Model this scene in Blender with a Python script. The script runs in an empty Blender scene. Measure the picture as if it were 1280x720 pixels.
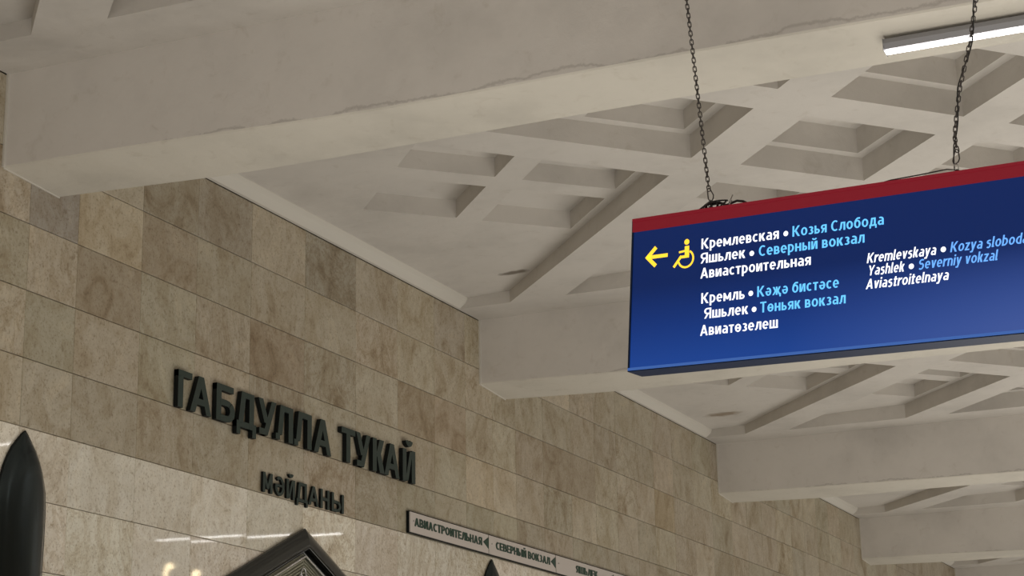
import bpy, bmesh, math, random
from mathutils import Vector, Matrix
S = bpy.context.scene
COL = S.collection
random.seed(7)

# ------------------------------------------------------------------ camera
cam = bpy.data.cameras.new('camera'); cam.sensor_width = 36; cam.lens = 70.16
cam.clip_start = .05; cam.clip_end = 200
co = bpy.data.objects.new('camera', cam); COL.objects.link(co)
r_ = Vector((0.91270750, 0.40824951, -0.01724425)); u_ = Vector((0.12333890, -0.23501946, 0.96413348)); f_ = Vector((-0.38955428, 0.88209874, 0.26485707))
M = Matrix((r_, u_, -f_)).transposed().to_4x4(); M.translation = Vector((6.4, 0, 1.55))
co.matrix_world = M
S.camera = co
# ------------------------------------------------------------------ world, exposure
w = bpy.data.worlds.new('world'); w.use_nodes = True; S.world = w
bg = w.node_tree.nodes['Background']; bg.inputs[0].default_value = (1, .95, .88, 1); bg.inputs[1].default_value = .02
vs = S.view_settings
vs.view_transform = 'Standard'; vs.look = 'None'; vs.gamma = 1; vs.use_curve_mapping = False; vs.exposure = 0.0
TUBE_EMIT = 9.0
# added fill lights, no real fixtures of the hall, all outside the frame
def area(name, loc, rot, sx, sy, power, col):
    l = bpy.data.lights.new(name, 'AREA'); l.shape = 'RECTANGLE'; l.size = sx; l.size_y = sy; l.energy = power; l.color = col
    o = bpy.data.objects.new(name, l); o.location = loc; o.rotation_euler = rot; COL.objects.link(o); return o
WARM = (1, .955, .87); COOL = (1, .97, .93)
for yy in (-2.0, 6.0, 14.0, 22.0, 30.0, 38.0):        # added wide upward lights standing in for light bounced off the floor
    area('floor_bounce_fill', (5.6, yy, .1), (math.pi, 0, 0), 5.0, 7.0, 188, WARM)
area('behind_camera_fill', (7.0, -6.5, 2.2), (math.radians(90), 0, 0), 8.0, 2.5, 130, COOL)  # added fill from behind the camera, lifts the beam faces turned this way
# ------------------------------------------------------------------ constants (metres)
ZB = 4.913; ZR = 5.477; Y1 = 7.951; SP = 5.885; BW = .479; Z0 = 4.719; DZ = .36258; WID = 14.0; U = 6.4
# ------------------------------------------------------------------ materials
def mat(name, base=(.5, .5, .5), rough=.5, metal=0, emit=None, es=1, spec=.5, coat=0):
    m = bpy.data.materials.new(name); m.use_nodes = True; p = m.node_tree.nodes['Principled BSDF']
    p.inputs['Base Color'].default_value = (*base, 1); p.inputs['Roughness'].default_value = rough
    p.inputs['Metallic'].default_value = metal; p.inputs['Specular IOR Level'].default_value = spec
    if coat: p.inputs['Coat Weight'].default_value = coat; p.inputs['Coat Roughness'].default_value = .05
    if emit: p.inputs['Emission Color'].default_value = (*emit, 1); p.inputs['Emission Strength'].default_value = es
    return m
class N:
    def __init__(s, m): s.t = m.node_tree; s.p = s.t.nodes['Principled BSDF']
    def n(s, k, **kw):
        x = s.t.nodes.new(k)
        for a, b in kw.items():
            if a.startswith('i_'): x.inputs[a[2:].replace('_', ' ')].default_value = b
            else: setattr(x, a, b)
        return x
    def l(s, a, b): s.t.links.new(a, b)
def ramp(g, fac, stops):
    r = g.n('ShaderNodeValToRGB'); e = r.color_ramp.elements
    e[0].position, e[0].color = stops[0][0], (*stops[0][1], 1); e[1].position, e[1].color = stops[-1][0], (*stops[-1][1], 1)
    for p, c in stops[1:-1]: k = e.new(p); k.color = (*c, 1)
    g.l(fac, r.inputs[0]); return r.outputs[0]
def mixc(g, fac, a, b, mode='MIX'):
    x = g.n('ShaderNodeMix', data_type='RGBA', blend_type=mode)
    for sock, v in ((x.inputs[0], fac), (x.inputs[6], a), (x.inputs[7], b)):
        if hasattr(v, 'links'): g.l(v, sock)
        elif isinstance(v, (int, float)): sock.default_value = v
        else: sock.default_value = (*v, 1)
    return x.outputs[2]

def plaster(name, base, stains=()):
    m = mat(name, base, .75, spec=.25); g = N(m)
    tc = g.n('ShaderNodeTexCoord')
    n1 = g.n('ShaderNodeTexNoise', i_Scale=1.3, i_Detail=5.0, i_Roughness=.6); g.l(tc.outputs['Object'], n1.inputs[0])
    n2 = g.n('ShaderNodeTexNoise', i_Scale=9.0, i_Detail=6.0, i_Roughness=.65, i_Distortion=.6); g.l(tc.outputs['Object'], n2.inputs[0])
    d = tuple(x * .86 for x in base); b = tuple(min(1, x * 1.05) for x in base)
    c = ramp(g, n1.outputs[0], [(.3, d), (.52, base), (.75, b)])
    c2 = ramp(g, n2.outputs[0], [(.28, (.86, .84, .81)), (.42, (1, 1, 1)), (1, (1, 1, 1))])
    c = mixc(g, .6, c, c2, 'MULTIPLY')
    geo = g.n('ShaderNodeNewGeometry'); 
    for (cx, cy, rx, ry, sc, k) in stains:
        s = g.n('ShaderNodeVectorMath', operation='SUBTRACT'); s.inputs[1].default_value = (cx, cy, 0); g.l(geo.outputs['Position'], s.inputs[0])
        s2 = g.n('ShaderNodeVectorMath', operation='MULTIPLY'); s2.inputs[1].default_value = (1 / rx, 1 / ry, 0); g.l(s.outputs[0], s2.inputs[0])
        ln = g.n('ShaderNodeVectorMath', operation='LENGTH'); g.l(s2.outputs[0], ln.inputs[0])
        ad = g.n('ShaderNodeMath', operation='ADD'); g.l(ln.outputs['Value'], ad.inputs[0])
        nn = g.n('ShaderNodeTexNoise', i_Scale=14.0, i_Detail=4.0); g.l(tc.outputs['Object'], nn.inputs[0]); g.l(nn.outputs[0], ad.inputs[1])
        f = g.n('ShaderNodeMapRange', i_From_Min=1.0, i_From_Max=1.6, i_To_Min=k, i_To_Max=0.0); g.l(ad.outputs[0], f.inputs[0])
        c = mixc(g, f.outputs[0], c, sc)
    g.l(c, g.p.inputs['Base Color'])
    n3 = g.n('ShaderNodeTexNoise', i_Scale=2.6, i_Detail=3.0, i_Roughness=.5); g.l(tc.outputs['Object'], n3.inputs[0])
    n4 = g.n('ShaderNodeTexNoise', i_Scale=90.0, i_Detail=3.0); g.l(tc.outputs['Object'], n4.inputs[0])
    b1 = g.n('ShaderNodeBump', i_Strength=.35, i_Distance=.05); g.l(n3.outputs[0], b1.inputs['Height'])
    b3 = g.n('ShaderNodeBump', i_Strength=.25, i_Distance=.012); g.l(n2.outputs[0], b3.inputs['Height']); g.l(b1.outputs[0], b3.inputs['Normal'])
    b2 = g.n('ShaderNodeBump', i_Strength=.25, i_Distance=.002); g.l(n4.outputs[0], b2.inputs['Height']); g.l(b3.outputs[0], b2.inputs['Normal'])
    g.l(b2.outputs[0], g.p.inputs['Normal'])
    return m
M_PLASTER = plaster('painted_plaster', (.645, .612, .57), [(.67, 13.02, .14, .05, (.13, .10, .07), .8), (.42, 18.70, .2, .1, (.22, .15, .08), .7)])
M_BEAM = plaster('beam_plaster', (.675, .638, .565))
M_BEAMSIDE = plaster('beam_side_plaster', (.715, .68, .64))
# chipped, grimy line where the side plaster of each beam meets the soffit arris
g = N(M_BEAMSIDE); src = g.p.inputs['Base Color'].links[0].from_socket
geo = g.n('ShaderNodeNewGeometry'); sz = g.n('ShaderNodeSeparateXYZ'); g.l(geo.outputs['Position'], sz.inputs[0])
nz = g.n('ShaderNodeTexNoise', i_Scale=2.4, i_Detail=7.0, i_Roughness=.7); g.l(geo.outputs['Position'], nz.inputs[0])
mr_ = g.n('ShaderNodeMapRange', i_From_Min=.40, i_From_Max=.62, i_To_Min=-.006, i_To_Max=.034); g.l(nz.outputs[0], mr_.inputs[0])
sb = g.n('ShaderNodeMath', operation='SUBTRACT'); g.l(sz.outputs['Z'], sb.inputs[0]); sb.inputs[1].default_value = ZB + .008
df = g.n('ShaderNodeMath', operation='SUBTRACT'); g.l(sb.outputs[0], df.inputs[0]); g.l(mr_.outputs[0], df.inputs[1])
ab = g.n('ShaderNodeMath', operation='ABSOLUTE'); g.l(df.outputs[0], ab.inputs[0])
mk = g.n('ShaderNodeMapRange', i_From_Min=.002, i_From_Max=.012, i_To_Min=.36, i_To_Max=0.0); g.l(ab.outputs[0], mk.inputs[0])
g.l(mixc(g, mk.outputs[0], src, (.30, .27, .24)), g.p.inputs['Base Color'])
M_CAULK = mat('caulk', (.66, .63, .57), .6)

def stone(name, rough, polished):
    m = mat(name, (.5, .45, .38), rough, spec=.5); g = N(m)
    oi = g.n('ShaderNodeObjectInfo'); tc = g.n('ShaderNodeTexCoord')
    off = g.n('ShaderNodeVectorMath', operation='SCALE'); off.inputs['Scale'].default_value = 37.0
    cmb = g.n('ShaderNodeCombineXYZ'); g.l(oi.outputs['Random'], cmb.inputs[0]); g.l(oi.outputs['Random'], cmb.inputs[1]); g.l(oi.outputs['Random'], cmb.inputs[2])
    g.l(cmb.outputs[0], off.inputs[0])
    geo = g.n('ShaderNodeNewGeometry')
    av = g.n('ShaderNodeVectorMath', operation='ADD'); g.l(geo.outputs['Position'], av.inputs[0]); g.l(off.outputs[0], av.inputs[1])
    st = g.n('ShaderNodeVectorMath', operation='MULTIPLY'); st.inputs[1].default_value = (1, 1.0, .85); g.l(av.outputs[0], st.inputs[0])
    n1 = g.n('ShaderNodeTexNoise', i_Scale=3.2, i_Detail=6.0, i_Roughness=.62, i_Distortion=1.2); g.l(st.outputs[0], n1.inputs[0])
    n2 = g.n('ShaderNodeTexNoise', i_Scale=26.0, i_Detail=5.0, i_Roughness=.7, i_Distortion=.5); g.l(st.outputs[0], n2.inputs[0])
    n3 = g.n('ShaderNodeTexNoise', i_Scale=75.0, i_Detail=2.0); g.l(av.outputs[0], n3.inputs[0])
    mus = g.n('ShaderNodeTexNoise', i_Scale=2.2, i_Detail=8.0, i_Roughness=.7, i_Distortion=3.5); g.l(st.outputs[0], mus.inputs[0])
    patch = ramp(g, n1.outputs[0], [(.28, (.52, .42, .30)), (.42, (.84, .79, .71)), (.56, (1, 1, 1)), (.75, (1.16, 1.13, 1.07))])
    spk = ramp(g, n2.outputs[0], [(.30, (.50, .42, .32)), (.43, (.90, .88, .85)), (.6, (1, 1, 1)), (.8, (1.12, 1.12, 1.10))])
    fine = ramp(g, n3.outputs[0], [(.28, (.62, .57, .5)), (.44, (1, 1, 1)), (1, (1.05, 1.05, 1.05))])
    vein = ramp(g, mus.outputs[0], [(.44, (1, 1, 1)), (.485, (.66, .57, .44)), (.5, (.6, .5, .38)), (.53, (1, 1, 1))])
    vf = g.n('ShaderNodeMapRange', i_From_Min=.45, i_From_Max=1.0, i_To_Min=0.0, i_To_Max=.6); g.l(oi.outputs['Random'], vf.inputs[0])
    c = mixc(g, .85 if not polished else .55, oi.outputs['Color'], patch, 'MULTIPLY')
    c = mixc(g, .7, c, spk, 'MULTIPLY'); c = mixc(g, .8, c, fine, 'MULTIPLY'); c = mixc(g, vf.outputs[0], c, vein, 'MULTIPLY')
    g.l(c, g.p.inputs['Base Color'])
    b = g.n('ShaderNodeBump', i_Strength=.25 if not polished else .0, i_Distance=.003); g.l(n2.outputs[0], b.inputs['Height']); g.l(b.outputs[0], g.p.inputs['Normal'])
    return m
M_STONE = stone('honed_limestone', .42, False)
M_POLISH = stone('polished_limestone', .03, True)
M_GROUT = mat('grout', (.16, .13, .10), .9)
M_FLOOR = mat('granite_floor', (.55, .52, .48), .3)
M_TRACK = mat('track_bed', (.12, .11, .10), .9)
M_GREEN = mat('dark_green_enamel', (.028, .045, .038), .5, spec=.4)
M_BLACKSIDE = mat('blackened_edge', (.006, .008, .008), .6, spec=.2)
M_PLATE = mat('plate_enamel', (.62, .56, .52), .22, spec=.6)
M_PGREEN = mat('plate_green_letters', (.006, .045, .026), .4)
M_DARKMETAL = mat('polished_dark_steel', (.075, .078, .076), .2, metal=1)
M_DARKSTONE = mat('polished_dark_bronze', (.05, .062, .066), .2, metal=1)
M_RELIEF = mat('relief_metal', (.34, .34, .27), .28, metal=.8)
M_CHAIN = mat('galvanised_chain', (.10, .09, .085), .45, metal=.8)
M_CABLE = mat('black_cable', (.012, .012, .012), .5)
M_STEEL = mat('bright_steel', (.6, .6, .6), .25, metal=1)
M_HOUSING = mat('lamp_housing', (.32, .32, .34), .45, metal=.3)
M_TUBE = mat('fluorescent_tube', (1, 1, 1), .4, emit=(1, .97, .94), es=TUBE_EMIT)
M_RED = mat('red_acrylic', (.16, .008, .016), .35, emit=(.22, .010, .020), es=.5, spec=.3)
M_SIGNBODY = mat('sign_frame_blue', (.005, .014, .045), .45, spec=.25)
M_WHITE = mat('lit_white', (.9, .9, .9), .4, emit=(.86, .9, 1), es=1.0)
M_CYAN = mat('lit_light_blue', (.1, .4, .8), .4, emit=(.12, .50, .92), es=1.0)
M_LBLUE = mat('lit_soft_blue', (.1, .3, .7), .4, emit=(.12, .34, .82), es=1.0)
M_YEL = mat('lit_yellow', (.9, .6, .05), .4, emit=(1.0, .62, .03), es=1.0)
# back-lit blue acrylic: gradient put into the emission colour, brighter towards the bottom and lower right
M_BLUE = mat('backlit_blue_acrylic', (.003, .010, .045), .3, spec=.25); g = N(M_BLUE)
tc = g.n('ShaderNodeTexCoord'); sx = g.n('ShaderNodeSeparateXYZ'); g.l(tc.outputs['Object'], sx.inputs[0])
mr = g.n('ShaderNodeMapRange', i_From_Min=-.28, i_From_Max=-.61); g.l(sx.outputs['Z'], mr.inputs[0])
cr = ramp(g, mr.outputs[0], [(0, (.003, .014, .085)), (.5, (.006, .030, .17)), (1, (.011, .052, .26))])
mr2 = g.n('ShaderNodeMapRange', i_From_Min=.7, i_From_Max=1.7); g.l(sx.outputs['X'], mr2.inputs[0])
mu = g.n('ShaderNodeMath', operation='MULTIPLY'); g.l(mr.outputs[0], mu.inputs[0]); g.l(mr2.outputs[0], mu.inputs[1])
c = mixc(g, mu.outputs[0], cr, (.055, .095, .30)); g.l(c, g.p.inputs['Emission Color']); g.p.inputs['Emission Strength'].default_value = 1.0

# ------------------------------------------------------------------ helpers
def link(name, me, m=None, parent=None, loc=None):
    o = bpy.data.objects.new(name, me); COL.objects.link(o)
    if m and me and not me.materials: me.materials.append(m)
    if parent: o.parent = parent
    if loc: o.location = loc
    return o
def empty(name, loc, label, cat, group=None):
    o = bpy.data.objects.new(name, None); COL.objects.link(o); o.location = loc; o.empty_display_size = .1
    o['label'] = label; o['category'] = cat
    if group: o['group'] = group
    return o
class MB:
    def __init__(s): s.v = []; s.f = []; s.mi = []
    def poly(s, pts, mi=0):
        n = len(s.v); s.v += [tuple(p) for p in pts]; s.f.append(list(range(n, n + len(pts)))); s.mi.append(mi)
    def box(s, x0, x1, y0, y1, z0, z1, mi=0):
        n = len(s.v); s.v += [(x, y, z) for x in (x0, x1) for y in (y0, y1) for z in (z0, z1)]
        for f in ((0, 1, 3, 2), (4, 6, 7, 5), (0, 4, 5, 1), (2, 3, 7, 6), (0, 2, 6, 4), (1, 5, 7, 3)): s.f.append([n + i for i in f]); s.mi.append(mi)
    def prism(s, pts, fn, d0, d1, mi=0, mis=None):
        """pts: 2D polygon; fn(a,b,d)->xyz ; extruded d0..d1; sides get mis"""
        n = len(s.v); k = len(pts)
        s.v += [fn(a, b, d0) for a, b in pts] + [fn(a, b, d1) for a, b in pts]
        s.f.append(list(range(n, n + k))); s.mi.append(mi); s.f.append(list(range(n + 2 * k - 1, n + k - 1, -1))); s.mi.append(mi)
        for i in range(k):
            j = (i + 1) % k; s.f.append([n + i, n + j, n + k + j, n + k + i]); s.mi.append(mi if mis is None else mis)
    def tube(s, path, r, seg=6, closed=False):
        n0 = len(s.v); k = len(path); path = [Vector(p) for p in path]
        prev = None
        for i, p in enumerate(path):
            a = path[(i - 1) % k] if closed or i > 0 else p; b = path[(i + 1) % k] if closed or i < k - 1 else p
            t = (b - a).normalized()
            if prev is None:
                ref = Vector((0, 0, 1)) if abs(t.z) < .9 else Vector((1, 0, 0)); x = t.cross(ref).normalized()
            else: x = (prev - t * prev.dot(t)).normalized()
            prev = x; y = t.cross(x)
            for q in range(seg):
                an = 2 * math.pi * q / seg; s.v.append(tuple(p + x * (r * math.cos(an)) + y * (r * math.sin(an))))
        for i in range(k if closed else k - 1):
            i2 = (i + 1) % k
            for q in range(seg):
                q2 = (q + 1) % seg; s.f.append([n0 + i * seg + q, n0 + i * seg + q2, n0 + i2 * seg + q2, n0 + i2 * seg + q]); s.mi.append(0)
        if not closed:
            s.f.append([n0 + q for q in range(seg)]); s.mi.append(0); s.f.append([n0 + (k - 1) * seg + q for q in reversed(range(seg))]); s.mi.append(0)
    def mesh(s, name, mats, smooth=False, fix=True):
        me = bpy.data.meshes.new(name); me.from_pydata(s.v, [], s.f)
        for m in (mats if isinstance(mats, (list, tuple)) else [mats]): me.materials.append(m)
        for p, i in zip(me.polygons, s.mi): p.material_index = i; p.use_smooth = smooth
        if fix:
            bm = bmesh.new(); bm.from_mesh(me); bmesh.ops.recalc_face_normals(bm, faces=bm.faces); bm.to_mesh(me); bm.free()
        me.update(); return me
def obj(name, mb, m, parent=None, smooth=False, loc=None, fix=True):
    return link(name, mb.mesh(name, m, smooth, fix), None, parent, loc)
def struct(o): o['kind'] = 'structure'; return o

# ------------------------------------------------------------------ room shell
YA, YB = -8.0, 47.0
m = MB(); m.box(3.4, 10.6, YA, YB, -.25, 0); struct(obj('floor', m, M_FLOOR))
m = MB(); m.box(-.3, WID + .3, YA, YB, -1.4, -1.25); struct(obj('floor_track_bed', m, M_TRACK))
for s_, x in (('left', 3.4), ('right', 10.6)):
    m = MB(); m.box(x - .05 if s_ == 'left' else x, x if s_ == 'left' else x + .05, YA, YB, -1.25, -.02); struct(obj('trim_1' if s_ == 'left' else 'trim_2', m, M_FLOOR))
m = MB(); m.box(-.3, -.03, YA, YB, -1.4, 6.3); wall = struct(obj('wall_left', m, M_GROUT))
m = MB(); m.box(WID, WID + .3, YA, YB, -1.4, 6.3); o = struct(obj('wall_right', m, M_STONE)); o.color = (.55, .5, .43, 1)
m = MB(); m.box(-.3, WID + .3, YB, YB + .3, -1.4, 6.3); o = struct(obj('wall_back', m, M_STONE)); o.color = (.55, .5, .43, 1)
m = MB(); m.box(-.3, WID + .3, YA - .3, YA, -1.4, 6.3); o = struct(obj('wall_front', m, M_STONE)); o.color = (.55, .5, .43, 1)

# ------------------------------------------------------------------ ceiling: diagonal two-step coffers between beams
K = .915
def clip(poly, a, b, c):          # keep a*x+b*y<=c
    out = []
    for i in range(len(poly)):
        p, q = poly[i], poly[(i + 1) % len(poly)]; dp = a * p[0] + b * p[1] - c; dq = a * q[0] + b * q[1] - c
        if dp <= 1e-9: out.append(p)
        if (dp < -1e-9 and dq > 1e-9) or (dp > 1e-9 and dq < -1e-9):
            t = dp / (dp - dq); out.append((p[0] + t * (q[0] - p[0]), p[1] + t * (q[1] - p[1])))
    return out if len(out) > 2 else []
def area2(p): return abs(sum(p[i][0] * p[(i + 1) % len(p)][1] - p[(i + 1) % len(p)][0] * p[i][1] for i in range(len(p)))) / 2
def cell(u0, u1, v0, v1, x0, x1, ym):
    p = [((u + v) / 2, (u - v) / (2 * K)) for u, v in ((u0, v0), (u1, v0), (u1, v1), (u0, v1))]
    for a, b, c in ((-1, 0, -x0), (1, 0, x1), (0, 1, ym), (0, -1, ym)):
        p = clip(p, a, b, c)
        if not p: return []
    return p
bands = [(-9.0, .400, [(.065, .205), (.245, .385)])]
cx = .5655
while cx < 3.2: bands.append((cx - .0935, cx + .0935, [(cx - .0785, cx + .0785)])); cx += .2533
XW = .0135; YM = .362; YMI = .347; XMAX = WID / U
def z1f(x): return ZR + U * min(.0235, .0125 + .028 * x)
def bay(yc, first):
    mb = MB(); HB = (SP - BW) / 2
    # breakpoints
    br = [-9.0]
    for a, b, ins in bands: br += [a, b] + [t for i in ins for t in i]
    br = sorted(set(br))
    def band(t):
        for i, (a, b, ins) in enumerate(bands):
            if a <= t <= b:
                return i, any(p <= t <= q for p, q in ins)
        return None, False
    def P(x, y, z): return (x * U, yc + y * U, z)
    for i in range(len(br) - 1):
        for j in range(len(br) - 1):
            um, vm = (br[i] + br[i + 1]) / 2, (br[j] + br[j + 1]) / 2
            p = cell(br[i], br[i + 1], br[j], br[j + 1], 0, XMAX, YM)
            if not p or area2(p) < 1e-7: continue
            bu, iu = band(um); bv, iv = band(vm)
            if bu is None or bv is None: mb.poly([P(x, y, ZR) for x, y in p]); continue
            inner = iu and iv
            if inner:
                q = cell(br[i], br[i + 1], br[j], br[j + 1], XW, XMAX, YMI)
                if q and area2(q) > 1e-6:
                    dz = .125 if (bu == 0 or bv == 0) else .16
                    mb.poly([P(x, y, z1f(x) + dz) for x, y in q])
                    for k in range(len(q)):
                        a, b = q[k], q[(k + 1) % len(q)]
                        mb.poly([P(*a, z1f(a[0])), P(*b, z1f(b[0])), P(*b, z1f(b[0]) + dz), P(*a, z1f(a[0]) + dz)])
                for sg in (1, -1):       # level-one strips at the margins
                    st = clip(p, 0, -sg, -YMI)
                    if st: mb.poly([P(x, y, z1f(x)) for x, y in st])
            else: mb.poly([P(x, y, z1f(x)) for x, y in p])
    for a in bands:
        for b in bands:
            p = cell(a[0], a[1], b[0], b[1], 0, XMAX, YM)
            if not p or area2(p) < 1e-6: continue
            for k in range(len(p)):
                s, t = p[k], p[(k + 1) % len(p)]
                n = 8 if a[0] < -1 or b[0] < -1 else 1
                for q in range(n):
                    s1 = [s[c_] + (t[c_] - s[c_]) * q / n for c_ in (0, 1)]; t1 = [s[c_] + (t[c_] - s[c_]) * (q + 1) / n for c_ in (0, 1)]
                    mb.poly([P(*s1, ZR), P(*t1, ZR), P(*t1, z1f(t1[0])), P(*s1, z1f(s1[0]))])
    for sg in (-1, 1):
        y0, y1 = sorted((sg * YM * U, sg * HB)); mb.poly([(0, yc + y0, ZR), (WID, yc + y0, ZR), (WID, yc + y1, ZR), (0, yc + y1, ZR)])
    o = struct(link('ceiling', mb.mesh('ceiling', M_PLASTER, fix=False)))
    # cove strip along the wall
    cv = MB(); y0, y1 = yc - YM * U + .001, yc + YM * U - .001
    prof = [(.0, ZR + .002), (.022, ZR + .002), (.075, ZR + .045), (.088, ZR + .075), (.09, z1f(.0) + .03), (0, z1f(0) + .03)]
    n = 2; rows = []
    for yy in (y0, y1): rows.append([(x, yy, z) for x, z in prof])
    for k in range(len(prof)):
        k2 = (k + 1) % len(prof); cv.poly([rows[0][k], rows[0][k2], rows[1][k2], rows[1][k]])
    cv.poly(rows[0]); cv.poly(list(reversed(rows[1])))
    c = struct(obj('cove_moulding', cv, M_CAULK)); c.parent = o
NB = range(-2, 6)
for i in NB: bay(Y1 + BW + i * SP + (SP - BW) / 2 , i == 0)
m = MB(); m.box(-.3, WID + .3, YA, YB, 6.1, 6.3); struct(obj('ceiling_slab', m, M_PLASTER))
for i in range(-2, 7):
    mb = MB(); y0 = Y1 + i * SP; nx = 56
    V = {}
    def zn(x): return ZB + .045 * max(0, 1 - x / 2.2) + .004 * math.sin(x * 2.1 + i * 1.7)
    def zf(x): return ZB + .016 - .034 * min(1, x / 1.1) + .004 * math.sin(x * 1.7 + 2 + i)
    for k in range(nx):
        a, b = WID * k / nx, WID * (k + 1) / nx
        e = .008
        mb.poly([(a, y0, zn(a) + e), (b, y0, zn(b) + e), (b, y0, ZR + .3), (a, y0, ZR + .3)])
        mb.poly([(a, y0, zn(a) + e), (b, y0, zn(b) + e), (b, y0 + e, zn(b)), (a, y0 + e, zn(a))])
        mb.poly([(a, y0 + e, zn(a)), (b, y0 + e, zn(b)), (b, y0 + BW - e, zf(b)), (a, y0 + BW - e, zf(a))])
        mb.poly([(a, y0 + BW, zf(a) + e), (b, y0 + BW, zf(b) + e), (b, y0 + BW - e, zf(b)), (a, y0 + BW - e, zf(a))])
        mb.poly([(a, y0 + BW, zf(a) + e), (b, y0 + BW, zf(b) + e), (b, y0 + BW, ZR + .3), (a, y0 + BW, ZR + .3)])
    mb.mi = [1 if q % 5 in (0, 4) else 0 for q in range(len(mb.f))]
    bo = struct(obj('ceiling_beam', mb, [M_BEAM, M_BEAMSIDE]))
    ck = MB()
    ck.box(0, .012, y0 - .012, y0 + .002, ZB + .045, ZR); ck.prism([(y0, zn(0) - .006), (y0 + BW, zf(0) - .006), (y0 + BW, zf(0) + .004), (y0, zn(0) + .004)], lambda a, b, d: (d, a, b), 0, .008)
    c = struct(obj('sealant_line', ck, M_CAULK, bo))

# ------------------------------------------------------------------ tiled track wall
cols = [1.185, 1.280, 1.347, 1.442, 1.532, 1.629, 1.735, 1.845, 1.943, 2.036, 2.120, 2.197, 2.267, 2.355, 2.450, 2.537, 2.620, 2.700, 2.775, 2.860]
while cols[-1] < 7.0: cols.append(cols[-1] + random.choice((.085, .09, .095, .1)))
lo = [1.185]
while lo[0] > -1.2: lo.insert(0, lo[0] - random.choice((.085, .09, .095, .1)))
cols = lo[:-1] + cols
def tile(mb, y0, y1, z0, z1, dx, ty=0, tz=0):
    e = .0025; gy = .0008; gz = .0022; y0 += gy; y1 -= gy; z0 += gz; z1 -= gz
    tl = lambda y, z: dx + ty * (y - (y0 + y1) / 2) + tz * (z - (z0 + z1) / 2)
    fr = [(tl(y, z), y, z) for y, z in ((y0 + e, z0 + e), (y1 - e, z0 + e), (y1 - e, z1 - e), (y0 + e, z1 - e))]
    md = [(tl(y, z) - e, y, z) for y, z in ((y0, z0), (y1, z0), (y1, z1), (y0, z1))]
    bk = [(-.03, y0, z0), (-.03, y1, z0), (-.03, y1, z1), (-.03, y0, z1)]
    mb.poly(fr)
    for a, b in ((fr, md), (md, bk)):
        for k in range(4): j = (k + 1) % 4; mb.poly([a[k], b[k], b[j], a[j]])
ov = {(-1, 1.280): (.34, .31, .28), (-1, 1.347): (.56, .49, .37), (-1, 1.442): (.38, .32, .24), (0, 1.347): (.37, .31, .23), (0, 1.280): (.50, .44, .35), (-2, 1.442): (.36, .32, .25), (-2, 1.532): (.36, .32, .26),
      (-2, 1.766): (.33, .31, .25), (0, 1.629): (.36, .29, .21), (-2, 1.735): (.34, .31, .25), (-2, 1.845): (.46, .41, .33), (0, 1.943): (.38, .31, .22), (0, 2.036): (.42, .34, .25), (1, 2.197): (.56, .49, .38), (1, 2.120): (.55, .47, .35), (0, 2.775): (.42, .34, .22), (0, 2.267): (.42, .36, .28), (0, 2.355): (.37, .31, .23), (0, 2.450): (.37, .31, .23), (-1, 2.775): (.50, .43, .34), (-1, 1.185): (.5, .44, .36)}
rest = {False: MB(), True: MB()}; nt = 0
for ci in range(len(cols) - 1):
    ya, yb = cols[ci], cols[ci + 1]
    for r in range(-2, 16):
        zt = Z0 - r * DZ; zb = zt - DZ
        if r == -2: zt = ZR - .003
        if zb < -1.25: continue
        pol = r >= 3
        base = (.86, .815, .72) if pol else (.52, .47, .37)
        k = random.uniform(.88, 1.08); c = tuple(min(1, x * k * random.uniform(.985, 1.015)) for x in base)
        if (r, ya) in ov: c = tuple(1.06 * (.8 * p + .2 * q) for p, q in zip(ov[(r, ya)], base))
        vis = 1.1 < ya < 4.25 and r <= (5 if ya < 2.0 else 3 if ya < 2.9 else 2)
        if vis:
            mb = MB(); tile(mb, ya * U, yb * U, zb, zt, random.uniform(-.0012, .0004), random.uniform(-.0015, .0015), random.uniform(-.002, .002) if not pol else random.uniform(.0080, .0135))
            o = link('tile', mb.mesh('tile', M_POLISH if pol else M_STONE), None, wall); o.color = (*c, 1); nt += 1
        else: tile(rest[pol], ya * U, yb * U, zb, zt, 0)
for pol in rest:
    o = obj('tile_field', rest[pol], M_POLISH if pol else M_STONE, wall); o.color = (.5, .45, .38, 1) if pol else (.45, .4, .32, 1); o['kind'] = 'stuff'
print('tiles', nt)

# ------------------------------------------------------------------ stroke lettering engine: convex pieces in (x, y), cap height 1
def bar(x0, x1, y0, y1): return [[(x0, y0), (x1, y0), (x1, y1), (x0, y1)]]
def diag(x0, y0, x1, y1, t): return [[(x0, y0), (x0 + t, y0), (x1 + t, y1), (x1, y1)]]      # left edge x at y0 / y1, horizontal cut
def arc(cx, cy, rx, ry, a0, a1, t, b, n=None):
    n = n or max(3, int(abs(a1 - a0) / 18)); out = []
    for i in range(n):
        A, B = math.radians(a0 + (a1 - a0) * i / n), math.radians(a0 + (a1 - a0) * (i + 1) / n)
        out.append([(cx + rx * math.cos(A), cy + ry * math.sin(A)), (cx + rx * math.cos(B), cy + ry * math.sin(B)), (cx + (rx - t) * math.cos(B), cy + (ry - b) * math.sin(B)), (cx + (rx - t) * math.cos(A), cy + (ry - b) * math.sin(A))])
    return out
def bowl(x0, x1, y0, y1, t, b):     # D-shaped bowl open at left
    r = min((y1 - y0) / 2, (x1 - x0) * .75); cx = x1 - r; cy = (y0 + y1) / 2; ry = (y1 - y0) / 2
    return bar(x0, cx, y0, y0 + b) + bar(x0, cx, y1 - b, y1) + arc(cx, cy, r, ry, -90, 90, t, b, 10)
def flipx(p, w): return [[(w - x, y) for x, y in q] for q in p]
def rot(p, w, h): return [[(w - x, h - y) for x, y in q] for q in p]
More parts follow.
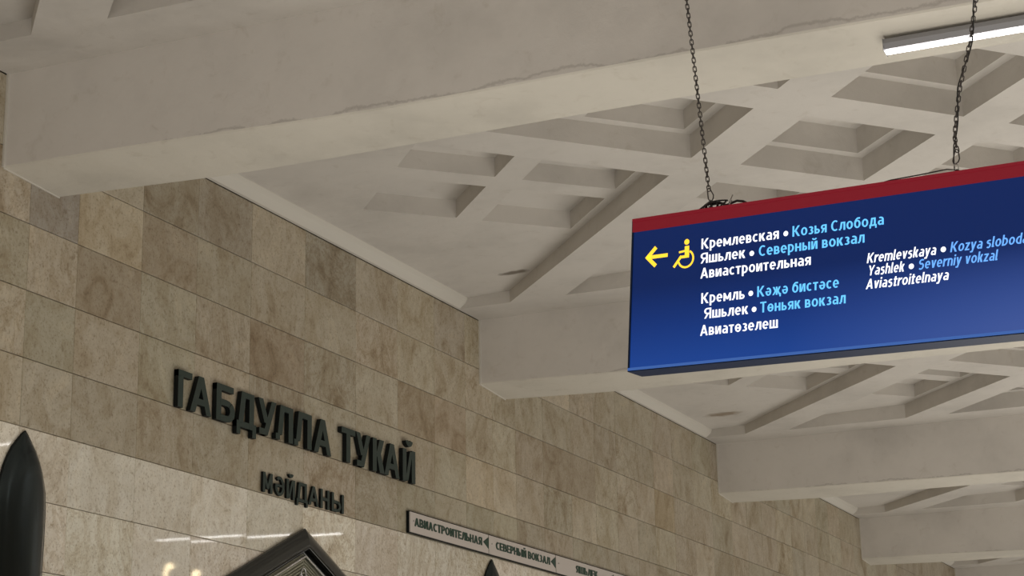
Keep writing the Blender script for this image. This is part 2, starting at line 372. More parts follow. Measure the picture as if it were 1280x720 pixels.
def glyph(ch, t, b, X, cw):
    """returns (pieces, advance width). t vertical stem, b horizontal bar, X x-height, cw width scale"""
    cap = ch.isupper(); h = 1.0 if cap else X
    L = ch.lower(); W = lambda k: k * cw * (h if cap else h * 1.06)
    breve = lambda w: arc(w / 2, h + .30, .22, .21, 190, 350, b * .95, b * .95, 8)
    if ch == '•': return arc(.17, .5 * 1, .17, .17, 0, 360, .169, .169, 14), .34
    if L == 'г': w = W(.62); return bar(0, t, 0, h) + bar(0, w, h - b, h), w
    if L == 'к' and 1:
        w = W(.80); return bar(0, t, 0, h) + diag(t * .75, h * .46, w - t * 1.25, h, t * 1.15) + diag(w - t * 1.2, 0, t * .95, h * .56, t * 1.2), w
    if L == 'о' or ch in 'o': w = W(.84); return arc(w / 2, h / 2, w / 2, h / 2, 0, 360, t, b, 22), w
    if L == 'ө': w = W(.84); return arc(w / 2, h / 2, w / 2, h / 2, 0, 360, t, b, 22) + bar(t * .9, w - t * .9, h / 2 - b / 2, h / 2 + b / 2), w
    if L == 'с': w = W(.72); return arc(w * .58, h / 2, w * .58, h / 2, 52, 308, t, b, 14), w
    if ch == 'Е': w = W(.66); return bar(0, t, 0, 1) + bar(0, w, 0, b) + bar(0, w, 1 - b, 1) + bar(0, w * .93, .5 - b / 2, .5 + b / 2), w
    if ch in 'еe': w = W(.80); return arc(w / 2, h / 2, w / 2, h / 2, 0, 312, t, b, 18) + bar(t * .9, w - .01, h * .42, h * .42 + b * .8), w
    if L == 'ә': w = W(.80); return rot(arc(w / 2, h / 2, w / 2, h / 2, 0, 312, t, b, 18) + bar(t * .9, w - .01, h * .42, h * .42 + b * .8), w, h), w
    if ch in 'аa':
        w = W(.76); return bar(w - t, w, 0, h * .7) + arc(w - w * .52, h - w * .5, w * .52, w * .5, 0, 125, t, b, 8) + arc(w * .40, h * .30, w * .40, h * .30, 60, 330, t, b * .9, 12) + bar(w * .40, w - t * .8, h * .6 - b * .85, h * .6), w
    if ch in 'АA': w = W(.84); return diag(0, 0, w / 2 - t / 2, 1, t) + diag(w - t, 0, w / 2 - t / 2, 1, t) + bar(w * .2, w * .8, .22, .22 + b), w
    if L == 'б':
        if cap: w = W(.72); return bar(0, t, 0, 1) + bar(0, w * .93, 1 - b, 1) + bowl(t * .8, w, 0, .60, t, b), w
        w = W(.84); H = 1.02; return arc(w / 2, h / 2, w / 2, h / 2, 0, 360, t, b, 20) + arc(w * .62, h * .5, w * .62, H - h * .5 - b * .4, 105, 180, t, b, 6) + bar(w * .46, w * .92, H - b * 1.35, H - b * .3), w
    if L == 'в': w = W(.74); return bar(0, t, 0, h) + bowl(t * .8, w, 0, h * .56, t, b) + bowl(t * .8, w * .93, h * .56 - b, h, t, b), w
    if L == 'д': w = W(.92); d = .2 if cap else .2; return bar(0, w, 0, b) + bar(0, t * .8, -d, b) + bar(w - t * .8, w, -d, b) + bar(w - t * 1.5, w - t * .5, 0, h) + diag(t * .35, b * .8, t * .95, h, t) + bar(t * .95, w - t * .5, h - b, h), w
    if L == 'л': w = W(.80); return bar(w - t, w, 0, h) + bar(t * .9, w, h - b, h) + diag(t * .35, b * .9, t * .9, h, t) + bar(-.02, t * .85, 0, b), w
    if L == 'м': w = W(1.02); return bar(0, t, 0, h) + bar(w - t, w, 0, h) + diag(w / 2 - t * .45, h * .18, 0, h, t * .95) + diag(w / 2 - t * .5, h * .18, w - t * .95, h, t * .95), w
    if L == 'н': w = W(.78); return bar(0, t, 0, h) + bar(w - t, w, 0, h) + bar(0, w, h / 2 - b / 2, h / 2 + b / 2), w
    if L == 'ш': w = W(1.10); return bar(0, t, 0, h) + bar(w - t, w, 0, h) + bar(w / 2 - t / 2, w / 2 + t / 2, 0, h) + bar(0, w, 0, b), w
    if L in 'ий': w = W(.80); p = bar(0, t, 0, h) + bar(w - t, w, 0, h) + diag(t * .75, h * .04, w - t * 1.5, h * .96, t * .75); return p + (breve(w) if L == 'й' else []), w
    if L == 'т': w = W(.68); return bar(w / 2 - t / 2, w / 2 + t / 2, 0, h) + bar(0, w, h - b, h), w
    if ch == 'T': w = W(.7); return bar(w / 2 - t / 2, w / 2 + t / 2, 0, h) + bar(0, w, h - b, h), w
    if ch == 'Р': w = W(.70); return bar(0, t, 0, 1) + bowl(t * .8, w, .38, 1, t, b), w
    if ch in 'рp': w = W(.78); return bar(0, t, -.26, h) + bowl(t * .7, w, 0, h, t, b), w
    if ch in 'УуYy':
        w = W(.78)
        if ch == 'У': return diag(w * .28, .0, w - t, 1, t) + diag(w * .5 - t * .6, .34, 0, 1, t) + bar(w * .06, w * .28 + t, 0, b), w
        if ch == 'Y': return bar(w / 2 - t / 2, w / 2 + t / 2, 0, .5) + diag(w / 2 - t / 2, .4, 0, 1, t) + diag(w / 2 - t / 2, .4, w - t, 1, t), w
        return diag(w * .2, -.26, w - t, h, t) + diag(w * .5 - t * .5, 0, 0, h, t) + bar(w * .02, w * .2 + t * .6, -.26, -.26 + b), w
    if L == 'ь': w = W(.70); return bar(0, t, 0, h) + bowl(t * .8, w, 0, h * .60, t, b), w
    if L == 'ы': w = W(1.0); k = w - t * 1.5; return bar(0, t, 0, h) + bowl(t * .8, k, 0, h * .60, t, b) + bar(w - t, w, 0, h), w
    if L == 'я': w = W(.76); return flipx(bar(0, t, 0, h) + bowl(t * .8, w, h * .40, h, t, b) + diag(w - t * 1.05, 0, w * .35, h * .45, t), w), w
    if L == 'з': w = W(.66); return arc(w * .46, h * .73, w * .50, h * .27, -90, 140, t, b, 9) + arc(w * .44, h * .29, w * .56, h * .29, -140, 90, t, b, 9), w
    if L == 'җ':
        w = W(1.18); c = w / 2; return bar(c - t / 2, c + t / 2, 0, h) + diag(c + t * .1, h * .46, w - t * 1.2, h, t) + diag(w - t * 1.2, 0, c, h * .55, t) + diag(c - t * 1.1, h * .46, t * .2, h, t) + diag(0, 0, c - t, h * .55, t) + bar(w - t * .9, w, -.18, b), w
    if ch == 'K': w = W(.78); return bar(0, t, 0, h) + diag(t * .75, h * .46, w - t * 1.25, h, t * 1.15) + diag(w - t * 1.2, 0, t * .95, h * .56, t * 1.2), w
    if ch == 'k': w = W(.76); return bar(0, t, 0, 1.04) + diag(t * .75, h * .42, w - t * 1.3, h, t * 1.15) + diag(w - t * 1.2, 0, t * .95, h * .55, t * 1.2), w
    if ch == 'r': w = W(.54); return bar(0, t, 0, h) + arc(w, h * .55, w * .95, h * .45, 80, 165, t, b * 1.2, 5), w
    if ch == 'm': w = W(1.22); a = w / 2; return bar(0, t, 0, h) + bar(a - t / 2, a + t / 2, 0, h * .75) + bar(w - t, w, 0, h * .75) + arc(a * .5 + t * .25, h * .7, a * .5 + t * .25, h * .3, 0, 150, t, b) + arc(a * 1.5 - t * .25, h * .7, a * .5 + t * .25, h * .3, 0, 150, t, b), w
    if ch in 'nh': w = W(.76); return bar(0, t, 0, h if ch == 'n' else 1.04) + bar(w - t, w, 0, h * .68) + arc(w / 2, h * .64, w / 2, h * .36, 0, 150, t, b, 7), w
    if ch == 'l': return bar(0, t, 0, 1.04) + bar(0, t * 1.35, 0, b), t * 1.25
    if ch == 'i': return bar(0, t, 0, h) + bar(0, t, h + .12, h + .12 + t), t
    if ch == 't': w = W(.52); return bar(w * .22, w * .22 + t, 0, h + .2) + bar(0, w, h - b, h) + bar(w * .22, w * .95, 0, b), w
    if ch == 'v': w = W(.74); return diag(w / 2 - t / 2, 0, 0, h, t) + diag(w / 2 - t / 2, 0, w - t, h, t), w
    if ch in 'sS':
        w = W(.66 if ch == 's' else .66); return arc(w * .52, h * .72, w * .52, h * .28, 40, 270, t, b, 10) + arc(w * .48, h * .28 + .005, w * .52, h * .28 + b * .45, -140, 90, t, b, 10), w
    if ch == 'z': w = W(.66); return bar(0, w, 0, b) + bar(0, w, h - b, h) + diag(0, b * .6, w - t * 1.2, h - b * .6, t * 1.2), w
    if ch == 'b': w = W(.80); return bar(0, t, 0, 1.04) + bowl(t * .7, w, 0, h, t, b), w
    if ch == 'd': w = W(.80); return flipx(bar(0, t, 0, 1.04) + bowl(t * .7, w, 0, h, t, b), w), w
    return bar(0, .5, 0, h), .5
def layout(text, t, b, X, cw, gap, space):
    out = []; x = 0
    for ch in text:
        if ch == ' ': x += space; continue
        p, wd = glyph(ch, t, b, X, cw); out += [[(a + x, c_) for a, c_ in q] for q in p]; x += wd + gap
    return out, x - gap

# ------------------------------------------------------------------ raised station name letters on the wall
name = empty('station_name', (0, 9.57, 3.99), 'large dark green raised capitals reading ГАБДУЛЛА ТУКАЙ on stone wall', 'lettering', 'station name on the wall')
def wall_letter(ch, y0, y1, zb, H, xb, xf, par, t, b):
    p, wd = glyph(ch, t, b, .7, 1.0); k = (y1 - y0) / wd if ch != 'Л' else (y1 - y0) / (wd + .02)
    px, py, pz = par.location
    mb = MB()
    p, wd = glyph(ch, t * H / k, b, .7, 1.0)
    for i_, q in enumerate(p):
        mb.prism([(y0 + a * k, zb + c_ * H) for a, c_ in q], lambda a, c_, d: (d - px, a - py, c_ - pz), xb, xf + .00022 * (i_ % 12), 0, 1)
    return obj('letter', mb, [M_GREEN, M_BLACKSIDE], par)
for ch, y0, y1 in [('Г', 9.581, 9.727), ('А', 9.712, 9.94), ('Б', 9.995, 10.201), ('Д', 10.226, 10.453), ('У', 10.477, 10.693), ('Л', 10.695, 10.910), ('Л', 10.924, 11.150), ('А', 11.177, 11.406),
                   ('Т', 11.545, 11.738), ('У', 11.750, 11.956), ('К', 11.991, 12.163), ('А', 12.165, 12.393), ('Й', 12.443, 12.640)]:
    kk = (y0 - 9.58) / 3.06
    wall_letter(ch, y0, y1, 3.989, .222 + .012 * kk, .006, .036, name, .245, .17)
name2 = empty('station_name', (0, 10.56, 3.635), 'smaller dark green raised capitals reading МӘЙДАНЫ below the large name', 'lettering', None)
for ch, y0, y1 in [('М', 10.574, 10.69), ('Ә', 10.72, 10.833), ('Й', 10.863, 10.968), ('Д', 10.989, 11.132), ('А', 11.143, 11.276), ('Н', 11.3, 11.417), ('Ы', 11.45, 11.614)]:
    wall_letter(ch, y0, y1, 3.637, .125, .004, .019, name2, .225, .155)

# ------------------------------------------------------------------ direction plates under the names
def plate(y0, y1, text, ty0, ty1, arrow, lab, mark=None):
    z0, z1 = 3.640, 3.784; root = empty('station_plate', (0, y0, z0), lab, 'sign', 'line map plates on the wall')
    def F(a, c_, d): return (d, a - y0, c_ - z0)
    mb = MB(); mb.prism([(y0, z0), (y1, z0), (y1, z1), (y0, z1)], F, .002, .022); mb.prism([(y0 - .001, z1), (y1, z1), (y1, z1 + .006), (y0 - .001, z1 + .006)], F, .002, .028); mb.prism([(y0 - .001, z0 - .006), (y1, z0 - .006), (y1, z0), (y0 - .001, z0)], F, .002, .026)
    obj('backing_tray', mb, M_BLACKSIDE, root)
    mb = MB(); mb.prism([(y0 + .006, z0), (y1 - .004, z0), (y1 - .004, z1), (y0 + .006, z1)], F, .022, .030); root = obj('face_panel', mb, M_PLATE, root)
    p, wd = layout(text, .25, .17, .7, .98, .07, .30); k = (ty1 - ty0) / wd; mb = MB()
    for i_, q in enumerate(p): mb.prism([(ty0 + a * k, 3.689 + c_ * .060) for a, c_ in q], F, .030, .033 + .0001 * (i_ % 10))
    for i in range(1): pass
    obj('lettering', mb, M_PGREEN, root)
    if arrow:
        mb = MB(); mb.prism([(arrow, 3.721), (arrow + .098, 3.766), (arrow + .098, 3.676)], F, .030, .033); obj('arrow_symbol', mb, M_PGREEN, root)
    mb = MB(); mb.prism([(y0 + .055 + .006 * math.cos(a), 3.722 + .006 * math.sin(a)) for a in [i * math.pi / 3 for i in range(6)]], F, .030, .035); obj('screw', mb, M_STEEL, root)
plate(12.560, 13.892, 'АВИАСТРОИТЕЛЬНАЯ', 12.632, 13.770, 13.792, 'pinkish white wall plate reading АВИАСТРОИТЕЛЬНАЯ, nearest of the row')
plate(13.894, 15.218, 'СЕВЕРНЫЙ ВОКЗАЛ', 14.026, 15.092, 15.112, 'pinkish white wall plate reading СЕВЕРНЫЙ ВОКЗАЛ, second of the row')
plate(15.220, 17.10, 'ЯШЬЛЕК', 15.654, 16.150, 16.435, 'pinkish white wall plate with short green word cut by the bottom frame edge')

# ------------------------------------------------------------------ pointed dark ornaments
def leaf(yc, label):
    zt = 3.607; root = empty('pointed_ornament', (0, yc, 2.1), label, 'ornament', 'pointed ornaments beside the gabled frame')
    prof = [(0, 0), (.02, .022), (.05, .052), (.1, .098), (.15, .130), (.2, .155), (.25, .173), (.3, .187), (.4, .195), (.55, .194), (.8, .185), (1.1, .16), (1.35, .10), (1.5, .0)]
    nseg = 14; mb = MB(); rows = []
    for d, hw in prof:
        row = []
        for k in range(nseg + 1):
            s = -1 + 2 * k / nseg; row.append((.012 + .055 * min(1, hw / .15) * (max(0, 1 - abs(s) ** 2.4)) ** .8, s * hw, zt - d - 2.1))
        rows.append(row)
    for i in range(len(rows) - 1):
        for k in range(nseg): mb.poly([rows[i][k], rows[i][k + 1], rows[i + 1][k + 1], rows[i + 1][k]])
    o = obj('polished_shell', mb, M_DARKSTONE, root, smooth=True)
    bm = bmesh.new(); bm.from_mesh(o.data); bmesh.ops.remove_doubles(bm, verts=bm.verts, dist=1e-5); bmesh.ops.recalc_face_normals(bm, faces=bm.faces); bm.to_mesh(o.data); bm.free()
    mb = MB(); out = [(hw + .003, zt - d + .003) for d, hw in prof]; pts = out + [(-a, c_) for a, c_ in reversed(out[1:-1])]
    mb.prism(pts, lambda a, c_, d: (d, a, c_ - 2.1), .004, .014); obj('back_plate', mb, M_BLACKSIDE, root)
leaf(8.222, 'dark polished pointed ornament cut by the left photo edge')
leaf(13.988, 'dark pointed ornament whose tip rises under the pale plates')

# ------------------------------------------------------------------ gabled frame
gy = 11.098; gz = 3.473; root = empty('gabled_frame', (0, gy, 1.4), 'dark polished gable-topped frame around a ribbed relief, below the small name', 'frame')
HW = 2.0; SL = .44
def gp(inset, hw=HW, zbot=1.4):
    """outline inset perpendicular"""
    c = math.cos(math.atan(SL)); apex = gz - inset / c; w_ = hw - inset
    return [(-w_, zbot + inset), (-w_, apex - SL * w_), (0, apex), (w_, apex - SL * w_), (w_, zbot + inset)]
def G(a, c_, d): return (d, a, c_ - 1.4)
prof = [(0, 0), (0, .020), (.004, .025), (.03, .040), (.06, .050), (.09, .055), (.113, .056), (.120, .053), (.124, .04), (.126, .006), (.147, .006)]
rings = [[G(a, c_, d) for a, c_ in gp(i_)] for i_, d in prof]
names = ['frame_post', 'frame_rafter', 'frame_rafter', 'frame_post', 'frame_sill']
for s in range(5):
    mb = MB(); s2 = (s + 1) % 5
    for k in range(len(rings) - 1):
        A, B = rings[k], rings[k + 1]; n = 8
        for q in range(n):
            f0, f1 = q / n, (q + 1) / n
            L_ = lambda P, f: tuple(P[s][i] + (P[s2][i] - P[s][i]) * f for i in range(3))
            mb.poly([L_(A, f0), L_(A, f1), L_(B, f1), L_(B, f0)])
    o = obj(names[s], mb, M_DARKMETAL, root, smooth=True)
    bm = bmesh.new(); bm.from_mesh(o.data); bmesh.ops.remove_doubles(bm, verts=bm.verts, dist=1e-5); bmesh.ops.recalc_face_normals(bm, faces=bm.faces); bm.to_mesh(o.data); bm.free()
mb = MB(); mb.prism(gp(.147), G, .0, .006); obj('relief_panel', mb, M_RELIEF, root)
for i in range(9):       # stepped chevron ribs following the gable
    a, b_ = gp(.158 + i * .019, HW - .01), gp(.168 + i * .019, HW - .01); 
    for half in (0, 1):
        mb = MB(); q = [a[1], a[2], b_[2], b_[1]] if half == 0 else [a[2], a[3], b_[3], b_[2]]
        mb.prism(q, G, .005, .016 if i else .03); obj('relief_rib', mb, M_STEEL if i == 0 else M_RELIEF, root)
for (yy, zz, rr) in ((-.01, 3.19, .028), (-.045, 3.155, .02), (.028, 3.155, .02), (-.01, 3.12, .035)):
    mb = MB(); mb.tube([(.018, yy + rr * math.cos(a), zz - 1.4 + rr * math.sin(a)) for a in [i * math.pi / 8 for i in range(16)]], .006, 6, True); obj('scroll', mb, M_STEEL, root, smooth=True)

# ------------------------------------------------------------------ fluorescent lamps under the beams
def lamp_proto():
    r = bpy.data.objects.new('fluorescent_lamp', None); COL.objects.link(r)
    mb = MB(); L_ = 1.23; pr = [(-.035, 0), (.035, 0), (.040, -.022), (.030, -.046), (-.030, -.046), (-.040, -.022)]
    mb.prism(pr, lambda a, c_, d: (d, a, c_), 0, L_); obj('housing', mb, M_HOUSING, r)
    mb = MB(); mb.box(-.002, .0, -.044, .044, -.055, .0); obj('end_cap', mb, M_HOUSING, r)
    mb = MB(); mb.box(L_, L_ + .002, -.044, .044, -.055, .0); obj('end_cap', mb, M_HOUSING, r)
    mb = MB(); mb.tube([(.003, 0, -.044), (L_ - .003, 0, -.046)], .017, 12); obj('tube', mb, M_TUBE, r, smooth=True)
    return r
lp = lamp_proto(); kids = list(lp.children); first = True
for i in range(-1, 6):
    for k in range(2):
        if first and (i, k) == (-1, 0): r = lp; first = False
        else:
            r = lp.copy(); COL.objects.link(r)
            for ch in kids: c = ch.copy(); COL.objects.link(c); c.parent = r
        r.location = (4.612 + k * 1.27, Y1 + i * SP + .205, ZB - .024)
        r['category'] = 'lamp'; r['group'] = 'fluorescent lamps under the ceiling beams'
        r['label'] = 'bright fluorescent tube lamp under the nearest beam, cut by the right photo edge' if (i, k) == (0, 0) else 'fluorescent tube lamp under a ceiling beam outside the picture'

# two warm curved pendants further along the platform, outside the frame (they mirror in the polished tiles)
M_WARMTUBE = mat('warm_lamp', (1, .8, .5), .4, emit=(1, .80, .48), es=14)
for k, (x, y, z) in enumerate(((8.0, 21.5, 4.70), (8.0, 22.2, 4.74))):
    r = empty('pendant_lamp', (x, y, z), ('warm curved pendant lamp outside the picture, mirrored left of the gabled frame', 'warm curved pendant lamp outside the picture, mirrored right beside the other one')[k], 'lamp')
    mb = MB(); mb.tube([(.16 * math.cos(a), .16 * math.cos(a) + .03, .16 * math.sin(a) - .1) for a in [math.radians(20 + 14 * i) for i in range(9)]], .03, 8); obj('tube', mb, M_WARMTUBE, r, smooth=True)
    mb = MB(); mb.tube([(0, 0, .07), (0, 0, ZR + .1 - z)], .008, 6); obj('rod', mb, M_HOUSING, r)

# ------------------------------------------------------------------ hanging light box sign
T = Vector((3.7684, 7.168, 3.9150)); e1 = Vector((.97605, -.20732, -.06593)).normalized(); e3 = Vector((-.0659, 0, -.9978)); e3 = (e3 - e1 * e3.dot(e1)).normalized(); nrm = e1.cross(-e3).normalized()
sign = empty('station_sign', T, 'blue backlit hanging sign with red top strip, white and light blue station names', 'sign')
R_ = Matrix((e1, nrm, -e3)).transposed().to_4x4()     # local X along, Y = into (away from) camera, Z up
if nrm.y < 0: nrm = -nrm; R_ = Matrix((e1, nrm, -e3)).transposed().to_4x4()
R_.translation = T; sign.matrix_world = R_
LW, HH, TH = 1.73, .614, .105
mb = MB(); mb.box(0, LW, .004, TH, -HH, 0); mb.box(-.004, 0, 0, TH, -HH, 0); mb.box(LW, LW + .004, 0, TH, -HH, 0)
mb.box(-.004, LW + .004, 0, TH, -HH - .004, -HH); o = obj('box_body', mb, M_SIGNBODY, sign); o['label'] = 'dark blue metal box sides'
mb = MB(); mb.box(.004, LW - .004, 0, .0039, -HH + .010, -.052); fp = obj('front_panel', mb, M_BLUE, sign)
mb = MB(); mb.box(.0, LW, -.002, .0038, -.052, -.001); mb.box(.0, LW, -.006, .004, -.008, .003); mb.box(.0, LW, -.004, TH, 0, .003); o = obj('top_strip', mb, M_RED, sign); o['label'] = 'red strip along the top'
mb = MB(); mb.box(-.001, LW, -.005, .0039, -HH, -HH + .010); o = obj('lower_rim', mb, mat('rim_blue', (.03, .08, .26), .3, emit=(.03, .085, .28), es=1), sign)
mb = MB(); mb.box(-.001, .006, -.004, .0039, -HH + .01, -.052); obj('side_rim', mb, M_SIGNBODY, sign)
mb = MB(); mb.box(LW - .006, LW + .001, -.004, .0039, -HH + .01, -.052); obj('side_rim', mb, M_SIGNBODY, sign)
runs = [("Кремлевская", .3213, .159, .6611, 0, 'w'), ("•", .6906, .1426, 0, 0, 'w'), ("Козья Слобода", .719, .159, 1.095, 0, 'c'), ("Яшьлек", .3191, .217, .5168, 0, 'w'), ("•", .5452, .2028, 0, 0, 'w'),
        ("Северный вокзал", .5759, .218, 1.0178, 0, 'c'), ("Авиастроительная", .3198, .277, .7975, 0, 'w'), ("Кремль", .3258, .3775, .5168, 0, 'w'), ("•", .5436, .3597, 0, 0, 'w'), ("Кәҗә бистәсе", .5715, .377, .9143, 0, 'c'),
        ("Яшьлек", .3404, .4385, .5334, 0, 'w'), ("•", .5591, .4237, 0, 0, 'w'), ("Төньяк вокзал", .5851, .4395, .9422, 0, 'c'), ("Авиатөзелеш", .3241, .5045, .6617, 0, 'w'),
        ("Kremlevskaya", 1.0269, .298, 1.3037, 1, 'w'), ("•", 1.3275, .2816, 0, 1, 'w'), ("Kozya sloboda", 1.3534, .2956, 1.6483, 1, 'b'), ("Yashlek", 1.0308, .3455, 1.1799, 1, 'w'), ("•", 1.2034, .3299, 0, 1, 'w'),
        ("Severniy vokzal", 1.2298, .345, 1.5354, 1, 'b'), ("Aviastroitelnaya", 1.0228, .3957, 1.3509, 1, 'w')]
for text, x0, yb, x1, it, cc in runs:
    mm = {'w': M_WHITE, 'c': M_CYAN, 'b': M_LBLUE}[cc]; H = .0415 if not it else .0375; mb = MB()
    if text == '•': pts = [[(x0 + .0102 * math.cos(a), .0 - yb + .0102 * math.sin(a)) for a in [i * math.pi / 8 for i in range(16)]]]
    else:
        p, wd = layout(text, .165, .135, .755, .86, .10, .30); sh = .17 if it else 0; k = (x1 - x0) / (wd + sh)
        pts = [[(x0 + (a + sh * c_) * k, -yb + c_ * H) for a, c_ in q] for q in p]
    for i_, q in enumerate(pts): mb.poly([(a, -.0012 - .00004 * (i_ % 10), c_) for a, c_ in q])
    o = obj('lettering', mb, mm, fp); o['label'] = ('bullet dot' if text == '•' else 'words ' + text)
# arrow
mb = MB()
def strokes(mb, segs, t, y=-.0012):
    for (a, b, c_, d) in segs:
        v = Vector((c_ - a, d - b)).normalized() * t / 2; n = Vector((-v.y, v.x)); a_, c2 = Vector((a, b)) - v * .0, Vector((c_, d)) + v * .0
        mb.poly([(a_.x + n.x, y, a_.y + n.y), (a_.x - n.x, y, a_.y - n.y), (c2.x - n.x, y, c2.y - n.y), (c2.x + n.x, y, c2.y + n.y)])
strokes(mb, [(.0775, -.164, .168, -.164)], .015); strokes(mb, [(.070, -.1685, .1135, -.126), (.070, -.1595, .1135, -.202)], .016)
obj('arrow_symbol', mb, M_YEL, fp)['label'] = 'yellow left arrow'
mb = MB()
mb.poly([(.2545 + .0115 * math.cos(a), -.0012, -.1215 + .0115 * math.sin(a)) for a in [i * math.pi / 7 for i in range(14)]])
cxw, czw, rw = .2515, -.1895, .038
for i in range(16):
    a0, a1 = math.radians(-165 + i * 225 / 16), math.radians(-165 + (i + 1) * 225 / 16)
    mb.poly([(cxw + r * math.cos(a), -.0012, czw + r * math.sin(a)) for r, a in ((rw, a0), (rw, a1), (rw - .008, a1), (rw - .008, a0))])
strokes(mb, [(.2555, -.138, .2565, -.176)], .020); strokes(mb, [(.266, -.180, .226, -.180)], .011, -.0013); strokes(mb, [(.231, -.176, .197, -.218)], .011, -.0014); strokes(mb, [(.248, -.157, .220, -.160)], .008, -.0015)
obj('wheelchair_symbol', mb, M_YEL, fp)['label'] = 'yellow wheelchair pictogram'
for s in (.338, 1.3657):
    mb = MB(); mb.tube([(s + .012 * math.cos(a), .035, .006 + .014 * math.sin(a)) for a in [i * math.pi / 8 for i in range(16)]], .003, 6, True); obj('lifting_eye', mb, M_CHAIN, sign, smooth=True)
def on_sign(s, d, z): return T + e1 * s + nrm * d - e3 * z

# ------------------------------------------------------------------ chains
def link_mesh():
    mb = MB(); pts = []
    for i in range(14):
        a = 2 * math.pi * i / 14; pts.append((.0066 * math.cos(a), 0, .0072 * math.sin(a) + (.0056 if math.sin(a) > 0 else -.0056)))
    mb.tube(pts, .0023, 5, True); return mb.mesh('link', M_CHAIN, True)
LM = link_mesh()
def chain(path, label, gname):
    root = empty('sign_chain', path[0], label, 'chain', gname); pts = [Vector(p) for p in path]
    seg = [(pts[i + 1] - pts[i]).length for i in range(len(pts) - 1)]; tot = sum(seg); d = 0; k = 0; pitch = .0193
    while d < tot:
        q = d; i = 0
        while i < len(seg) - 1 and q > seg[i]: q -= seg[i]; i += 1
        t = (pts[i + 1] - pts[i]).normalized(); p = pts[i] + t * q
        o = link('link', LM, None, root); o.location = p - pts[0]
        x = Vector((1, 0, 0)) if k % 2 == 0 else Vector((0, 1, 0)); an = .35 + .3 * math.sin(k * .37)
        x = Matrix.Rotation(an, 3, t) @ x; x = (x - t * x.dot(t)).normalized(); y = t.cross(x)
        o.rotation_mode = 'QUATERNION'; o.rotation_quaternion = Matrix((x, y, t)).transposed().to_quaternion(); d += pitch; k += 1
    return root
Pl = on_sign(.338, .035, .0); 
def carabiner(root, base, top):
    b, t = Vector(base), Vector(top); ax = (t - b); z = ax.normalized(); x = Vector((1, 0, 0)); x = (x - z * x.dot(z)).normalized(); L_ = ax.length; o0 = Vector(root.location)
    mb = MB(); pr = [(-.006, .0), (-.009, .008), (-.008, .025), (-.006, L_ - .004), (0, L_), (.005, L_ - .004), (.014, .018), (.011, .006), (.004, -.003)]
    mb.tube([b - o0 + x * a + z * c_ for a, c_ in pr], .0026, 6, True); obj('snap_hook', mb, M_CHAIN, root, smooth=True)
lt = (Pl.x - .004, Pl.y, Pl.z + .096)
cl = chain([(lt[0], lt[1], lt[2]), (4.014 - .013, 7.09, 5.60)], 'thin grey chain holding the left end of the blue sign', 'chains holding the sign')
carabiner(cl, (Pl.x + .003, Pl.y, Pl.z + .046), lt)
mb = MB(); mb.tube([Vector((Pl.x, Pl.y, Pl.z + .034)) - Vector(lt) + Vector((.0075 * math.cos(a), 0, -.006 + .021 * math.sin(a))) for a in [i * math.pi / 6 for i in range(12)]], .0022, 5, True); obj('shackle', mb, M_STEEL, cl, smooth=True)
Pr = on_sign(1.3657, .035, 0); dy = Pr.y; RT = (Pr.x + .008, Pr.y, Pr.z + .098)
sc = dy / 6.885
def rp(x, z): return (6.4 + (x - 6.4) * sc, dy, 1.55 + (z - 1.55) * sc)
crn = chain([RT, rp(5.118, 3.962), rp(5.133, 4.05), rp(5.151, 4.141), rp(5.18, 4.24), rp(5.203, 4.319), rp(5.235, 4.470), rp(5.44, 5.60)], 'thin grey chain with a black cable round it, right of the other chain', 'chains holding the sign')
carabiner(crn, (Pr.x - .003, Pr.y, Pr.z + .046), RT)
mb = MB(); mb.tube([Vector((Pr.x, Pr.y, Pr.z + .034)) - Vector(RT) + Vector((.0075 * math.cos(a), 0, -.006 + .021 * math.sin(a))) for a in [i * math.pi / 6 for i in range(12)]], .0022, 5, True); obj('shackle', mb, M_STEEL, crn, smooth=True)
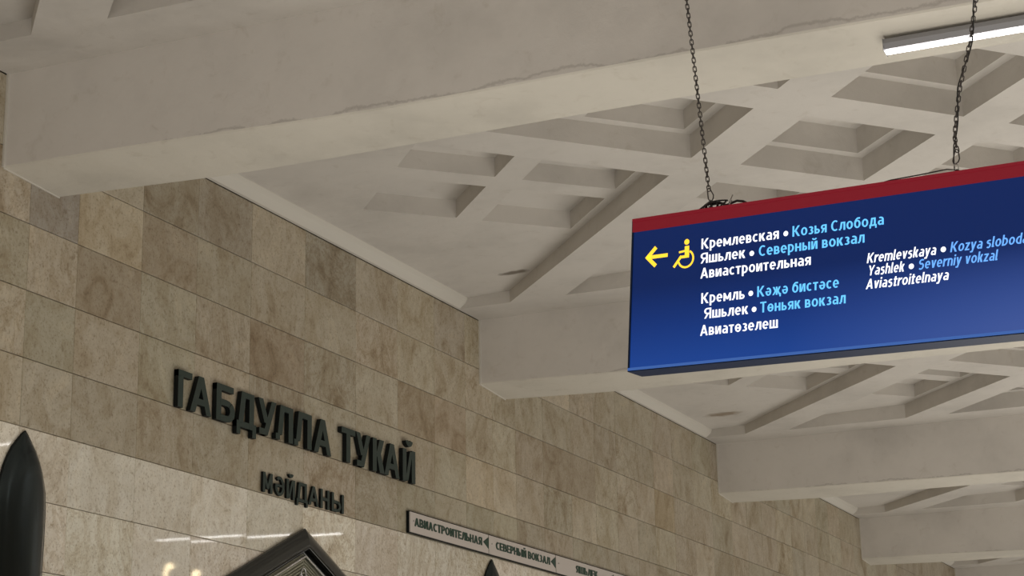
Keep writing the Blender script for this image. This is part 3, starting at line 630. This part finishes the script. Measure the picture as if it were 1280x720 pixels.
# power cable: winds round the right chain, then runs along the sign top
path = []
cp = [Vector(rp(5.44, 5.60)), Vector(rp(5.235, 4.470)), Vector(rp(5.203, 4.319)), Vector(rp(5.151, 4.141)), Vector(rp(5.110, 3.93)), Pr + Vector((0, 0, .03))]
for i in range(len(cp) - 1):
    n = max(3, int((cp[i + 1] - cp[i]).length / .018))
    for k in range(n):
        p = cp[i].lerp(cp[i + 1], k / n); a = (len(path)) * .35; path.append(p + Vector((.008 * math.cos(a), .009 * math.sin(a), 0)))
path += [on_sign(1.36, .03, .020), on_sign(1.33, .03, .026), on_sign(1.22, .035, .022), on_sign(1.10, .04, .020), on_sign(1.0, .045, .006), on_sign(.9, .05, .006), on_sign(.7, .05, .008), on_sign(.52, .04, .012), on_sign(.45, .035, .012)]
o0 = Vector(path[-1]); cb = empty('power_cable', o0, 'thin black cable running along the top edge of the blue sign', 'cable')
mb = MB(); mb.tube([Vector(p) - o0 for p in path], .0026, 5); obj('sheath', mb, M_CABLE, cb, smooth=True)
# coiled cable bundle at the foot of the left chain
bc = on_sign(.345, .04, .012); bd = empty('cable_bundle', bc, 'tangled coil of black cable at the foot of the left chain', 'cable')
for i in range(7):
    rx, rz, ph, cx_ = random.uniform(.028, .045), random.uniform(.012, .020), random.uniform(-.4, .4), random.uniform(-.02, .03)
    pts = []
    for k in range(16):
        a = 2 * math.pi * k / 16; v = Vector((rx * math.cos(a) + cx_, .016 * math.sin(a * 2 + i), rz * math.sin(a) + .010)); pts.append(Matrix.Rotation(ph, 3, 'Y') @ v)
    mb = MB(); mb.tube(pts, .0036, 6, True); obj('coil_loop', mb, M_CABLE, bd, smooth=True)
mb = MB(); mb.tube([(.05, 0, .004), (.075, 0, .012), (.10, 0, .018), (.125, 0, .012), (.14, 0, .002)], .005, 6); obj('coil_loop', mb, M_CABLE, bd, smooth=True)
mb = MB(); mb.tube([(.065, 0, .010), (.083, 0, .045)], .0025, 5); mb.tube([(.068, -.003, .006), (.078, -.003, .024)], .004, 6); obj('cable_tie', mb, M_STEEL, bd)
